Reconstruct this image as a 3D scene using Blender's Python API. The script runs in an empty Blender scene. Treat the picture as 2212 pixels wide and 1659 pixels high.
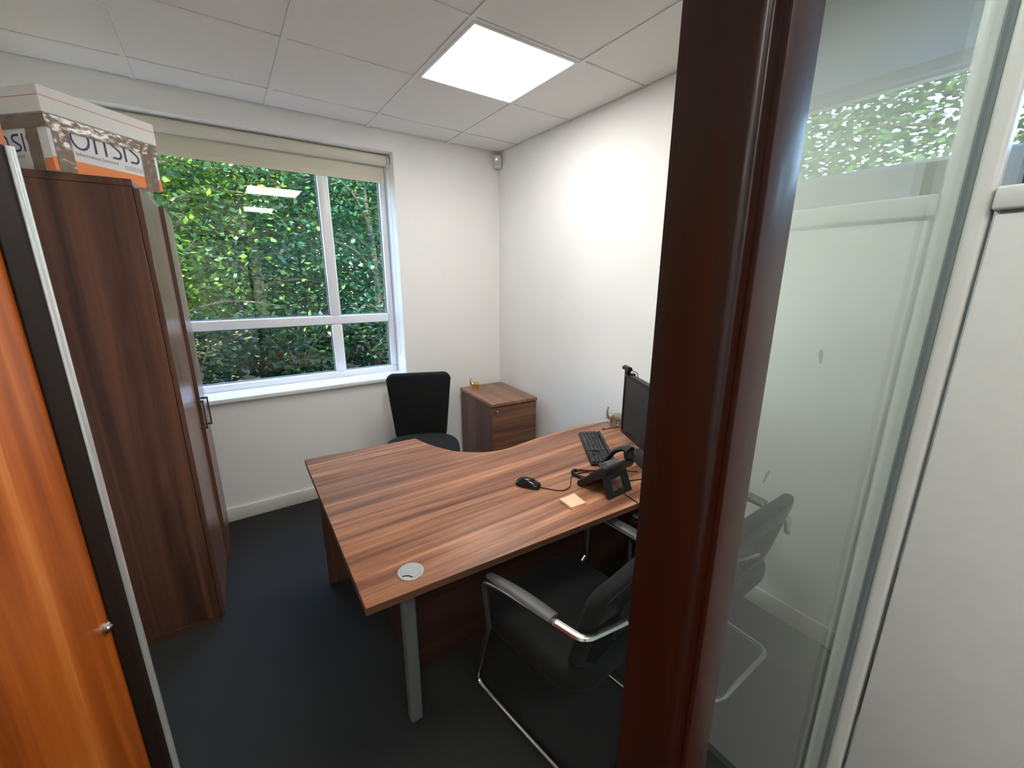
import bpy, bmesh, math, random
import numpy as np
from mathutils import Vector, Matrix
R = math.radians
SC = bpy.context.scene
COL = SC.collection

# ------------------------------------------------------------------ camera, sky, exposure
cam = bpy.data.cameras.new('camera'); cam_o = bpy.data.objects.new('camera', cam); COL.objects.link(cam_o)
cam.sensor_fit = 'HORIZONTAL'; cam.sensor_width = 36.0; cam.lens = 886.93 / 2212 * 36.0
cam.clip_start = 0.02; cam.clip_end = 200
YAW, PITCH, ROLL = R(34.64), R(-14.248), R(0.1)
_f = Vector((math.sin(YAW) * math.cos(PITCH), math.cos(YAW) * math.cos(PITCH), math.sin(PITCH)))
_r = Vector((math.cos(YAW), -math.sin(YAW), 0)); _u = _r.cross(_f)
_r2 = math.cos(ROLL) * _r + math.sin(ROLL) * _u; _u2 = -math.sin(ROLL) * _r + math.cos(ROLL) * _u
_m = Matrix((_r2, _u2, -_f)).transposed().to_4x4(); _m.translation = Vector((-2.0412, -3.1554, 1.6113))
cam_o.matrix_world = _m
SC.camera = cam_o
SC.view_settings.view_transform = 'Standard'; SC.view_settings.look = 'None'
SC.view_settings.exposure = 1.52; SC.view_settings.gamma = 1.0; SC.view_settings.use_curve_mapping = False
SC.cycles.use_denoising = True
SC.cycles.max_bounces = 10; SC.cycles.diffuse_bounces = 5; SC.cycles.glossy_bounces = 5
SC.cycles.transparent_max_bounces = 24; SC.cycles.caustics_reflective = False; SC.cycles.caustics_refractive = False
SC.cycles.sample_clamp_indirect = 6.0

PANEL_W = 6.4          # radiance of the ceiling light panels
SKY_W = 2.0
SUN_W = 30.0
CORRIDOR_W = 7.0
world = bpy.data.worlds.new('sky'); SC.world = world; world.use_nodes = True
wt = world.node_tree; wt.nodes.clear()
_sky = wt.nodes.new('ShaderNodeTexSky'); _sky.sky_type = 'NISHITA'; _sky.sun_disc = False
_sky.sun_elevation = R(50); _sky.sun_rotation = R(-100); _sky.air_density = 1.0; _sky.dust_density = 0.3
_bg = wt.nodes.new('ShaderNodeBackground'); _bg.inputs['Strength'].default_value = SKY_W
_wo = wt.nodes.new('ShaderNodeOutputWorld')
wt.links.new(_sky.outputs[0], _bg.inputs[0]); wt.links.new(_bg.outputs[0], _wo.inputs[0])
sun = bpy.data.lights.new('sun', 'SUN'); sun.energy = SUN_W; sun.angle = R(0.6); sun.color = (1.0, 0.95, 0.84)
sun_o = bpy.data.objects.new('sun', sun); COL.objects.link(sun_o)
sun_o.rotation_euler = Vector((0.633, 0.112, -0.766)).to_track_quat('-Z', 'Y').to_euler()

# ------------------------------------------------------------------ materials
def lin(c):
    return tuple(((v / 255) / 12.92 if v / 255 <= 0.04045 else ((v / 255 + 0.055) / 1.055) ** 2.4) for v in c) + (1,)
MATS = {}
def newmat(name):
    m = bpy.data.materials.new(name); m.use_nodes = True
    nt = m.node_tree; b = nt.nodes['Principled BSDF']
    return m, nt, b
def plain(name, rgb, rough=0.5, metal=0.0, spec=0.5, noise=0.0, nscale=40, bump=0.0, bscale=200, coat=0.0, sheen=0.0):
    if name in MATS: return MATS[name]
    m, nt, b = newmat(name)
    c = lin(rgb) if max(rgb) > 1 else tuple(rgb) + (1,)
    b.inputs['Base Color'].default_value = c; b.inputs['Roughness'].default_value = rough
    b.inputs['Metallic'].default_value = metal; b.inputs['Specular IOR Level'].default_value = spec
    b.inputs['Coat Weight'].default_value = coat; b.inputs['Coat Roughness'].default_value = 0.12
    b.inputs['Sheen Weight'].default_value = sheen
    tc = nt.nodes.new('ShaderNodeTexCoord')
    if noise:
        n = nt.nodes.new('ShaderNodeTexNoise'); n.inputs['Scale'].default_value = nscale; n.inputs['Detail'].default_value = 4
        nt.links.new(tc.outputs['Object'], n.inputs['Vector'])
        r = nt.nodes.new('ShaderNodeValToRGB')
        r.color_ramp.elements[0].position = .3; r.color_ramp.elements[1].position = .7
        r.color_ramp.elements[0].color = tuple(v * (1 - noise) for v in c[:3]) + (1,)
        r.color_ramp.elements[1].color = tuple(min(1, v * (1 + noise)) for v in c[:3]) + (1,)
        nt.links.new(n.outputs['Fac'], r.inputs['Fac']); nt.links.new(r.outputs['Color'], b.inputs['Base Color'])
    if bump:
        n2 = nt.nodes.new('ShaderNodeTexNoise'); n2.inputs['Scale'].default_value = bscale; n2.inputs['Detail'].default_value = 3
        nt.links.new(tc.outputs['Object'], n2.inputs['Vector'])
        bp = nt.nodes.new('ShaderNodeBump'); bp.inputs['Strength'].default_value = bump; bp.inputs['Distance'].default_value = .004
        nt.links.new(n2.outputs['Fac'], bp.inputs['Height']); nt.links.new(bp.outputs['Normal'], b.inputs['Normal'])
    MATS[name] = m; return m
def wood(name, stops, axis='X', along=0.5, across=9.0, rough=0.35, coat=0.0, fine=0.18, dist=0.6, spec=0.5, offs=(0, 0, 0)):
    """striped veneer: noise stretched along `axis`, plus fine pores"""
    if name in MATS: return MATS[name]
    m, nt, b = newmat(name)
    tc = nt.nodes.new('ShaderNodeTexCoord')
    def stretched(al, ac, detail, dst):
        mp = nt.nodes.new('ShaderNodeMapping'); s = [ac, ac, ac]; s['XYZ'.index(axis)] = al
        mp.inputs['Scale'].default_value = s; mp.inputs['Location'].default_value = offs
        n = nt.nodes.new('ShaderNodeTexNoise'); n.inputs['Scale'].default_value = 1.0
        n.inputs['Detail'].default_value = detail; n.inputs['Distortion'].default_value = dst; n.inputs['Roughness'].default_value = .6
        nt.links.new(tc.outputs['Object'], mp.inputs['Vector']); nt.links.new(mp.outputs['Vector'], n.inputs['Vector'])
        return n
    a = stretched(along, across, 4, dist); f = stretched(along * 5, across * 12, 5, .2)
    r = nt.nodes.new('ShaderNodeValToRGB'); cr = r.color_ramp
    while len(cr.elements) < len(stops): cr.elements.new(.5)
    for e, (p, c) in zip(cr.elements, stops):
        e.position = p; e.color = lin(c)
    nt.links.new(a.outputs['Fac'], r.inputs['Fac'])
    mr = nt.nodes.new('ShaderNodeMapRange'); mr.inputs['From Min'].default_value = .3; mr.inputs['From Max'].default_value = .7
    mr.inputs['To Min'].default_value = 1 - fine; mr.inputs['To Max'].default_value = 1 + fine
    nt.links.new(f.outputs['Fac'], mr.inputs['Value'])
    mx = nt.nodes.new('ShaderNodeMix'); mx.data_type = 'RGBA'; mx.blend_type = 'MULTIPLY'; mx.inputs['Factor'].default_value = 1
    nt.links.new(r.outputs['Color'], mx.inputs['A']); nt.links.new(mr.outputs['Result'], mx.inputs['B'])
    nt.links.new(mx.outputs['Result'], b.inputs['Base Color'])
    b.inputs['Roughness'].default_value = rough; b.inputs['Coat Weight'].default_value = coat
    b.inputs['Coat Roughness'].default_value = .15; b.inputs['Specular IOR Level'].default_value = spec
    bp = nt.nodes.new('ShaderNodeBump'); bp.inputs['Strength'].default_value = .12; bp.inputs['Distance'].default_value = .001
    nt.links.new(f.outputs['Fac'], bp.inputs['Height']); nt.links.new(bp.outputs['Normal'], b.inputs['Normal'])
    MATS[name] = m; return m
def glass(name, tint=(0.93, 0.97, 0.95), ior=1.5):
    """thin sheet: straight transmission plus a Fresnel mirror reflection at each face"""
    if name in MATS: return MATS[name]
    m = bpy.data.materials.new(name); m.use_nodes = True; nt = m.node_tree; nt.nodes.clear()
    o = nt.nodes.new('ShaderNodeOutputMaterial'); t = nt.nodes.new('ShaderNodeBsdfTransparent'); g = nt.nodes.new('ShaderNodeBsdfGlossy')
    t.inputs['Color'].default_value = tuple(tint) + (1,); g.inputs['Roughness'].default_value = 0.0
    fr = nt.nodes.new('ShaderNodeFresnel'); geo = nt.nodes.new('ShaderNodeNewGeometry')
    mr = nt.nodes.new('ShaderNodeMapRange'); mr.inputs['To Min'].default_value = ior; mr.inputs['To Max'].default_value = 1 / ior
    nt.links.new(geo.outputs['Backfacing'], mr.inputs['Value']); nt.links.new(mr.outputs['Result'], fr.inputs['IOR'])
    mx = nt.nodes.new('ShaderNodeMixShader')
    nt.links.new(fr.outputs['Fac'], mx.inputs['Fac']); nt.links.new(t.outputs[0], mx.inputs[1]); nt.links.new(g.outputs[0], mx.inputs[2])
    nt.links.new(mx.outputs[0], o.inputs['Surface']); MATS[name] = m; return m
def emit(name, rgb, strength):
    if name in MATS: return MATS[name]
    m, nt, b = newmat(name)
    b.inputs['Base Color'].default_value = tuple(rgb) + (1,)
    b.inputs['Emission Color'].default_value = tuple(rgb) + (1,); b.inputs['Emission Strength'].default_value = strength
    MATS[name] = m; return m
def leafmat(name, a, b_, trans=0.45):
    if name in MATS: return MATS[name]
    m = bpy.data.materials.new(name); m.use_nodes = True; nt = m.node_tree; nt.nodes.clear()
    o = nt.nodes.new('ShaderNodeOutputMaterial'); d = nt.nodes.new('ShaderNodeBsdfPrincipled'); t = nt.nodes.new('ShaderNodeBsdfTranslucent')
    tc = nt.nodes.new('ShaderNodeTexCoord'); n = nt.nodes.new('ShaderNodeTexNoise'); n.inputs['Scale'].default_value = 3.5; n.inputs['Detail'].default_value = 4
    r = nt.nodes.new('ShaderNodeValToRGB'); r.color_ramp.elements[0].position = .32; r.color_ramp.elements[1].position = .68
    r.color_ramp.elements[0].color = tuple(a) + (1,); r.color_ramp.elements[1].color = tuple(b_) + (1,)
    nt.links.new(tc.outputs['Object'], n.inputs['Vector']); nt.links.new(n.outputs['Fac'], r.inputs['Fac'])
    nt.links.new(r.outputs['Color'], d.inputs['Base Color']); d.inputs['Roughness'].default_value = .5; d.inputs['Specular IOR Level'].default_value = .18
    hs = nt.nodes.new('ShaderNodeHueSaturation'); hs.inputs['Hue'].default_value = .46; hs.inputs['Saturation'].default_value = 1.15; hs.inputs['Value'].default_value = 2.4
    nt.links.new(r.outputs['Color'], hs.inputs['Color']); nt.links.new(hs.outputs['Color'], t.inputs['Color'])
    mx = nt.nodes.new('ShaderNodeMixShader'); mx.inputs['Fac'].default_value = trans
    nt.links.new(d.outputs[0], mx.inputs[1]); nt.links.new(t.outputs[0], mx.inputs[2]); nt.links.new(mx.outputs[0], o.inputs['Surface'])
    MATS[name] = m; return m

WALL = plain('wall_paint', (0.89, 0.882, 0.865), .75, noise=.015, nscale=3, bump=.05, bscale=350)
CEIL = plain('ceiling_tile_face', (0.80, 0.78, 0.75), .9, noise=.02, nscale=250, bump=.12, bscale=500)
TEE = plain('ceiling_grid_metal', (0.76, 0.75, 0.73), .5)
UPVC = plain('white_upvc', (0.86, 0.87, 0.88), .25, noise=.01, nscale=5)
SILLP = plain('white_gloss_paint', (0.86, 0.86, 0.85), .3, noise=.01, nscale=5)
SKIRT = plain('skirting_paint', (0.80, 0.785, 0.74), .35, noise=.015, nscale=6)
CARPET = plain('charcoal_carpet', (0.027, 0.028, 0.028), .95, spec=.15, noise=.35, nscale=420, bump=.6, bscale=700, sheen=.05)
DESKTOP = wood('walnut_desktop', [(.30, (88, 56, 43)), (.43, (128, 84, 63)), (.53, (154, 104, 77)), (.64, (192, 138, 106))], 'X', .7, 19, .43, fine=.14, dist=.8, spec=.4)
DESKEDGE = wood('walnut_edging', [(.3, (70, 46, 30)), (.7, (105, 72, 50))], 'X', 1, 20, .45)
WAL_V = wood('walnut_vertical', [(.3, (84, 54, 44)), (.5, (104, 70, 57)), (.7, (128, 88, 70))], 'Z', .5, 8, .42, fine=.10)
WAL_H = wood('walnut_horizontal', [(.3, (88, 56, 42)), (.5, (122, 82, 60)), (.7, (150, 104, 76))], 'X', .9, 15, .4, fine=.12)
WAL_Y = wood('walnut_depthwise', [(.3, (104, 72, 58)), (.5, (134, 95, 76)), (.7, (160, 116, 92))], 'Y', .8, 13, .36, fine=.12)
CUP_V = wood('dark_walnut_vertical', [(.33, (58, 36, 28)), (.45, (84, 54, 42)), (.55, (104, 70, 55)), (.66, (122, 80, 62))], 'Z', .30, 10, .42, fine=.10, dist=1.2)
CUP_D = wood('dark_walnut_door', [(.3, (80, 52, 42)), (.5, (100, 68, 55)), (.7, (124, 86, 69))], 'Z', .4, 10, .28, fine=.08)
MAHOG = wood('mahogany_frame', [(.3, (26, 7, 2)), (.5, (42, 12, 3)), (.7, (56, 20, 6))], 'Z', .5, 22, .40, coat=.12, fine=.15, spec=.4)
DOORW = wood('orange_door_veneer', [(.28, (104, 46, 14)), (.45, (150, 72, 20)), (.58, (178, 92, 30)), (.72, (206, 124, 58))], 'Z', .45, 13, .36, coat=.15, fine=.12, dist=1.1)
DARKST = wood('dark_door_lipping', [(.3, (17, 9, 5)), (.7, (30, 16, 8))], 'Z', .6, 30, .6, spec=.2)
ALU = plain('satin_aluminium', (0.80, 0.80, 0.78), .26, metal=.7, noise=.02, nscale=20)
ALUW = plain('pale_grey_frame_coating', (0.60, 0.60, 0.57), .35, noise=.01, nscale=8)
GASK = plain('grey_gasket', (0.16, 0.18, 0.185), .6)
CHROME = plain('brushed_chrome', (0.62, 0.62, 0.60), .22, metal=1.0)
STEELG = plain('grey_steel_paint', (0.17, 0.18, 0.185), .45, metal=.3)
BLKFAB = plain('black_fabric', (0.010, 0.010, 0.0105), .95, spec=.2, noise=.3, nscale=300, bump=.3, bscale=600, sheen=.04)
BLKFAB2 = plain('charcoal_seat_fabric', (0.0115, 0.012, 0.0125), .92, spec=.2, noise=.3, nscale=300, bump=.3, bscale=600, sheen=.03)
BLKPL = plain('black_plastic', (0.0085, 0.0085, 0.009), .45, spec=.35, noise=.05, nscale=60)
BLKGL = plain('black_gloss_plastic', (0.008, 0.008, 0.009), .2, spec=.4)
KEYC = plain('dark_grey_keycap', (0.034, 0.035, 0.037), .5)
WHITEP = plain('white_plastic', (0.80, 0.80, 0.79), .4)
LINEN = plain('cream_blind_fabric', (0.72, 0.68, 0.56), .85, noise=.03, nscale=400, bump=.1, bscale=800)
GOLD = plain('gold_metal', (0.85, 0.55, 0.22), .25, metal=1.0)
PEWTER = plain('silver_grey_metal', (0.50, 0.46, 0.38), .35, metal=.9)
GLASSW = glass('window_glass', (0.97, 0.985, 0.98))
GLASSP = glass('partition_glass', (0.86, 0.925, 0.90))
LIGHTM = emit('lit_diffuser', (1.0, 0.975, 0.94), PANEL_W)
LIGHTC = emit('lit_corridor_diffuser', (1.0, 0.975, 0.94), CORRIDOR_W)
CAB = plain('light_grey_steel_paint', (0.60, 0.595, 0.575), .5, noise=.02, nscale=30, bump=.06, bscale=400)
CARD = plain('brown_cardboard', (0.30, 0.19, 0.10), .8, noise=.1, nscale=30)
TAPE = plain('brown_parcel_tape', (0.17, 0.112, 0.068), .22, noise=.15, nscale=18, bump=.5, bscale=40, coat=.4)
BOXW = plain('white_box_board', (0.74, 0.72, 0.70), .6, noise=.02, nscale=20)
NAVY = plain('navy_print', (0.035, 0.04, 0.13), .6)
GREYPR = plain('grey_print', (0.33, 0.33, 0.38), .6)
ORANGE = plain('orange_print', (0.82, 0.24, 0.07), .6)
REDLN = plain('red_print', (0.62, 0.25, 0.20), .6)
NOTE = plain('peach_paper', (0.92, 0.56, 0.38), .7)
NOTE2 = plain('orange_paper', (0.95, 0.38, 0.16), .7)
BLUEW = plain('sky_reflection_blue', (0.22, 0.36, 0.54), .3)  # blue tone stands in for sky mirrored in the neighbouring glass

# ------------------------------------------------------------------ mesh helpers
class MB:
    def __init__(s): s.v = []; s.f = []
    def add(s, vs, fs):
        o = len(s.v); s.v += [tuple(p) for p in vs]; s.f += [tuple(i + o for i in q) for q in fs]; return s
    def box(s, x0, x1, y0, y1, z0, z1):
        if x0 > x1: x0, x1 = x1, x0
        if y0 > y1: y0, y1 = y1, y0
        if z0 > z1: z0, z1 = z1, z0
        vs = [(x, y, z) for z in (z0, z1) for y in (y0, y1) for x in (x0, x1)]
        return s.add(vs, [(0, 2, 3, 1), (4, 5, 7, 6), (0, 1, 5, 4), (2, 6, 7, 3), (0, 4, 6, 2), (1, 3, 7, 5)])
    def prism(s, poly, z0, z1, M=None):
        a = sum(poly[i][0] * poly[(i + 1) % len(poly)][1] - poly[(i + 1) % len(poly)][0] * poly[i][1] for i in range(len(poly)))
        if a < 0: poly = poly[::-1]
        n = len(poly); vs = [Vector((x, y, z0)) for x, y in poly] + [Vector((x, y, z1)) for x, y in poly]
        if M: vs = [M @ p for p in vs]
        return s.add(vs, [tuple(range(n - 1, -1, -1)), tuple(range(n, 2 * n))] + [(i, (i + 1) % n, n + (i + 1) % n, n + i) for i in range(n)])
    def loft(s, rings, cap=True, closed=True):
        n = len(rings[0]); vs = [p for r in rings for p in r]; fs = []
        for k in range(len(rings) - 1):
            for i in range(n if closed else n - 1):
                j = (i + 1) % n; fs.append((k * n + i, k * n + j, (k + 1) * n + j, (k + 1) * n + i))
        if cap: fs += [tuple(range(n - 1, -1, -1)), tuple((len(rings) - 1) * n + i for i in range(n))]
        return s.add(vs, fs)
    def tube(s, path, r, n=10, closed=False, flat=1.0):
        P = [Vector(p) for p in path]; m = len(P); rings = []
        rr = r if isinstance(r, (list, tuple)) else [r] * m
        up = None
        for i in range(m):
            if closed: d = (P[(i + 1) % m] - P[i - 1])
            else: d = (P[min(i + 1, m - 1)] - P[max(i - 1, 0)])
            d.normalize()
            if up is None:
                up = Vector((0, 0, 1)) if abs(d.z) < .9 else Vector((1, 0, 0))
            a = d.cross(up).normalized(); up = a.cross(d).normalized(); b = up
            rings.append([P[i] + (a * math.cos(t) + b * math.sin(t) * flat) * rr[i] for t in [2 * math.pi * k / n for k in range(n)]])
        if closed:
            o = len(s.v); vs = [p for q in rings for p in q]; fs = []
            for k in range(m):
                for i in range(n):
                    j = (i + 1) % n; k2 = (k + 1) % m; fs.append((k * n + i, k * n + j, k2 * n + j, k2 * n + i))
            return s.add(vs, fs)
        return s.loft(rings)
    def lathe(s, prof, n=24, c=(0, 0, 0)):
        rings = [[(c[0] + r * math.cos(2 * math.pi * k / n), c[1] + r * math.sin(2 * math.pi * k / n), c[2] + z) for k in range(n)] for r, z in prof]
        return s.loft(rings)
    def ball(s, c, r, n=12, sx=1, sy=1, sz=1):
        prof = [(r * math.sin(t), -r * math.cos(t)) for t in [math.pi * (k + .02) / (n * .5 + .04) for k in range(n // 2 + 1)]]
        rings = [[(c[0] + sx * q * math.cos(2 * math.pi * k / n), c[1] + sy * q * math.sin(2 * math.pi * k / n), c[2] + sz * z) for k in range(n)] for q, z in prof]
        return s.loft(rings)
    def xf(s, M):
        s.v = [tuple(M @ Vector(p)) for p in s.v]; return s
    def map(s, fn):
        s.v = [tuple(fn(*p)) for p in s.v]; return s
    def build(s, name, mat, parent=None, bevel=0.0, seg=2, ang=38, loc=None):
        me = bpy.data.meshes.new(name); me.from_pydata(s.v, [], s.f); me.update()
        if bevel:
            bm = bmesh.new(); bm.from_mesh(me)
            ed = [e for e in bm.edges if len(e.link_faces) == 2 and e.calc_face_angle(0) > R(30)]
            bmesh.ops.bevel(bm, geom=ed, offset=bevel, segments=seg, affect='EDGES', clamp_overlap=True, profile=.5)
            bm.to_mesh(me); bm.free()
        me.polygons.foreach_set('use_smooth', [True] * len(me.polygons)); me.set_sharp_from_angle(angle=R(ang))
        for mm in (mat if isinstance(mat, (list, tuple)) else [mat]): me.materials.append(mm)
        o = bpy.data.objects.new(name, me); COL.objects.link(o)
        if parent is not None: o.parent = parent
        if loc is not None: o.location = loc
        return o
def tag(o, label, cat=None, group=None, kind=None):
    o['label'] = label
    if cat: o['category'] = cat
    if group: o['group'] = group
    if kind: o['kind'] = kind
    return o
def thing(name, label, cat, loc=(0, 0, 0), rotz=0.0, group=None):
    o = bpy.data.objects.new(name, None); COL.objects.link(o); o.empty_display_size = .1
    o.location = loc; o.rotation_euler = (0, 0, R(rotz)); return tag(o, label, cat, group)
def struct(o, label, cat): return tag(o, label, cat, kind='structure')
def dup(root, loc, rotz, label):
    r = root.copy(); COL.objects.link(r); r.location = loc; r.rotation_euler = (0, 0, R(rotz)); r['label'] = label
    for ch in list(root.children):
        c = ch.copy(); COL.objects.link(c); c.parent = r
        for g in list(ch.children):
            d = g.copy(); COL.objects.link(d); d.parent = c
    return r
def rrect(w, h, r, n=5, c=(0, 0)):
    pts = []
    for cx, cy, a0 in ((w / 2 - r, h / 2 - r, 0), (-w / 2 + r, h / 2 - r, 90), (-w / 2 + r, -h / 2 + r, 180), (w / 2 - r, -h / 2 + r, 270)):
        for k in range(n + 1):
            a = R(a0 + 90 * k / n); pts.append((c[0] + cx + r * math.cos(a), c[1] + cy + r * math.sin(a)))
    return pts
def fillet(pts, r, n=5):
    P = [Vector(p) for p in pts]; out = [P[0]]
    for i in range(1, len(P) - 1):
        a = (P[i - 1] - P[i]); b = (P[i + 1] - P[i]); rr = min(r, a.length * .48, b.length * .48)
        p0 = P[i] + a.normalized() * rr; p1 = P[i] + b.normalized() * rr
        for k in range(n + 1):
            t = k / n; out.append(p0 * (1 - t) ** 2 + P[i] * 2 * t * (1 - t) + p1 * t * t)
    out.append(P[-1]); return out
def spline(pts, n=8, closed=False):
    P = [Vector(p) for p in pts]; m = len(P); out = []
    rng = range(m) if closed else range(m - 1)
    for i in rng:
        if closed: p0, p1, p2, p3 = P[i - 1], P[i], P[(i + 1) % m], P[(i + 2) % m]
        else: p0, p1, p2, p3 = P[max(i - 1, 0)], P[i], P[i + 1], P[min(i + 2, m - 1)]
        for k in range(n):
            t = k / n
            out.append(.5 * ((2 * p1) + (p2 - p0) * t + (2 * p0 - 5 * p1 + 4 * p2 - p3) * t * t + (3 * p1 - p0 - 3 * p2 + p3) * t ** 3))
    if not closed: out.append(P[-1])
    return out
def pad(outline, z0, z1, rnd, crown=0.0, seg=4):
    """upholstered slab: rounded top and bottom rims over an outline (local XY), crowned top"""
    cx = sum(p[0] for p in outline) / len(outline); cy = sum(p[1] for p in outline) / len(outline)
    L = max(math.hypot(p[0] - cx, p[1] - cy) for p in outline)
    def ring(ins, z): return [(cx + (x - cx) * (1 - ins / L), cy + (y - cy) * (1 - ins / L), z) for x, y in outline]
    rings = []
    for k in range(seg + 1):
        a = R(90 * k / seg); rings.append(ring(rnd * (1 - math.sin(a)), z0 + rnd * (1 - math.cos(a))))
    for k in range(seg + 1):
        a = R(90 * k / seg); rings.append(ring(rnd * (1 - math.cos(a)), z1 - rnd * (1 - math.sin(a))))
    for t in (.75, .5, .25, .05):
        rings.append([(cx + (p[0] - cx) * t, cy + (p[1] - cy) * t, z1 + crown * (1 - t * t)) for p in rings[2 * seg + 1]])
    return MB().loft(rings)

CEIL_Z = 2.622
# ------------------------------------------------------------------ room shell
fl = MB().box(-6.2, 1.1, -5.4, 0.02, -.12, 0).build('floor', CARPET); struct(fl, 'near-black carpet running through the office and corridor', 'floor')
wb = MB()
wb.box(-2.95, -2.72, 0, .30, 0, CEIL_Z + .06).box(-.9, .14, 0, .30, 0, CEIL_Z + .06)
wb.box(-2.72, -.9, 0, .30, 0, .84).box(-2.72, -.9, 0, .30, 2.491, CEIL_Z + .06)
struct(wb.build('wall_back', WALL), 'white painted wall around the big window', 'wall')
struct(MB().box(0, .14, -2.915, 0, 0, CEIL_Z + .06).build('wall_right', WALL), 'plain white painted wall beside the desk', 'wall')
struct(MB().box(-2.95, -2.80, -2.915, 0, 0, CEIL_Z + .06).build('wall_left', WALL), 'white painted wall behind the tall cupboard', 'wall')
wf = MB().box(-2.95, -2.625, -2.998, -2.915, 0, CEIL_Z + .06).box(-2.625, -1.667, -2.998, -2.915, 2.14, CEIL_Z + .06)
struct(wf.build('wall_front', WALL), 'white partition wall holding the office doorway', 'wall')
wr_ = bpy.data.objects['wall_right']
def scuff(y, z, ly, lz, tilt):
    MB().prism([(ly * math.cos(R(a)) * (1 + .25 * math.sin(R(3 * a))), lz * math.sin(R(a))) for a in range(0, 360, 24)], 0, .0004, Matrix.Translation((-.0004, y, z)) @ Matrix.Rotation(R(tilt), 4, 'X') @ Matrix.Rotation(R(90), 4, 'Z') @ Matrix.Rotation(R(90), 4, 'X')).build('scuff', plain('wall_scuff', (0.50, 0.50, 0.46), .8), wr_)
scuff(-2.491, 1.30, .008, .032, -6); scuff(-2.362, .69, .006, .040, 14)
# ceiling: slab, lay-in tiles, tee bars
ce = MB().box(-6.2, 1.1, -5.4, .0, CEIL_Z + .03, CEIL_Z + .15).build('ceiling', WALL); struct(ce, 'suspended ceiling of white square tiles in a metal grid', 'ceiling')
GX = [-.469 - .6 * k for k in range(5)]; GY = [-.265 - .6 * k for k in range(5)]
ex = [0.0] + [g for g in GX if g > -2.8] + [-2.8]; ey = [0.0] + [g for g in GY if g > -2.915] + [-2.915]
LIGHTS = [(1, 2), (2, 4)]
tile_me = None
for i in range(len(ex) - 1):
    for j in range(len(ey) - 1):
        if (i, j) in LIGHTS: continue
        g0 = .009 if i else 0; g1 = .009; h0 = .009 if j else 0
        full = 0 < i < len(ex) - 2 and 0 < j < len(ey) - 2
        w, d = ex[i] - ex[i + 1] - .018, ey[j] - ey[j + 1] - .018
        cx, cy = (ex[i] + ex[i + 1]) / 2, (ey[j] + ey[j + 1]) / 2
        if full and tile_me is not None:
            o = bpy.data.objects.new('tile', tile_me); COL.objects.link(o); o.location = (cx, cy, CEIL_Z); o.parent = ce
        else:
            o = MB().box(-w / 2, w / 2, -d / 2, d / 2, 0.003, .02).build('tile', CEIL, ce, bevel=.003, seg=1, loc=(cx, cy, CEIL_Z))
            if full: tile_me = o.data
for x in ex[1:-1]: MB().box(x - .011, x + .011, -2.915, 0, CEIL_Z - .001, CEIL_Z + .03).build('grid_bar', TEE, ce)
for y in ey[1:-1]:
    for i in range(len(ex) - 1):
        a, b = ex[i], ex[i + 1]
        MB().box(b + .011, a - (.011 if i else 0), y - .008, y + .008, CEIL_Z, CEIL_Z + .03).build('grid_bar', TEE, ce)
def ceiling_light(cx, cy, label, group=None, s=.578, lit=None):
    t = thing('ceiling_light', label, 'light', (cx, cy, CEIL_Z - .004), 0, group)
    f = MB(); h = s / 2
    f.box(-h, h, -h, -h + .016, 0, .05).box(-h, h, h - .016, h, 0, .05).box(-h, -h + .016, -h + .016, h - .016, 0, .05).box(h - .016, h, -h + .016, h - .016, 0, .05)
    f.build('frame', WHITEP, t, bevel=.002, seg=1)
    MB().box(-h + .016, h - .016, -h + .016, h - .016, .006, .03).build('diffuser', lit or LIGHTM, t)
    return t
for n_, (i, j) in enumerate(LIGHTS):
    ceiling_light((ex[i] + ex[i + 1]) / 2, (ey[j] + ey[j + 1]) / 2, ['lit square panel in the office ceiling near the window wall', 'lit square ceiling panel of the office, nearer the doorway'][n_])
# skirting boards
def skirt(mb_poly, name, x0, x1, y0, y1, label):
    o = MB().box(x0, x1, y0, y1, 0, .098).build(name, SKIRT, bevel=.006, seg=2); return struct(o, label, 'skirting')
skirt(None, 'baseboard_back', -2.80, 0, -.016, 0, 'white skirting board under the window')
skirt(None, 'baseboard_right', -.016, 0, -2.915, -.016, 'white skirting board along the right wall')
skirt(None, 'baseboard_left', -2.80, -2.784, -2.915, -.016, 'white skirting board behind the tall cupboard')

# window_1: reveal, frame, panes, sill
w1 = thing('window_1', 'white framed window of four panes facing the trees', 'window', (0, 0, 0)); w1['kind'] = 'structure'
FY0, FY1 = .20, .265
def frame_bar(x0, x1, z0, z1, name, y0=FY0, y1=FY1):
    return MB().box(x0, x1, y0, y1, z0, z1).build(name, UPVC, w1, bevel=.012, seg=2)
frame_bar(-2.72, -.9, .84, .912, 'bottom_rail'); frame_bar(-2.72, -.9, 2.40, 2.491, 'top_rail')
frame_bar(-.948, -.9, .912, 2.40, 'side_frame'); frame_bar(-2.72, -2.65, .912, 2.40, 'side_frame')
frame_bar(-1.385, -1.312, .912, 1.281, 'mullion'); frame_bar(-1.385, -1.312, 1.345, 2.40, 'mullion')
frame_bar(-2.65, -.948, 1.281, 1.345, 'transom', FY0 - .002, FY1 + .001)
for a, b, c, d in ((-2.65, -1.385, .912, 1.281), (-1.312, -.948, .912, 1.281), (-2.65, -1.385, 1.345, 2.40), (-1.312, -.948, 1.345, 2.40)):
    f = MB().box(a, b, .228, .242, c, d).box(a, b, .228, .242, c, d)
    MB().box(a, b, .232, .238, c, d).build('pane', GLASSW, w1)
    g = MB(); e = .006
    g.box(a, b, .226, .246, c, c + e).box(a, b, .226, .246, d - e, d).box(a, a + e, .226, .246, c + e, d - e).box(b - e, b, .226, .246, c + e, d - e)
    g.build('gasket', GASK, w1)
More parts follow.
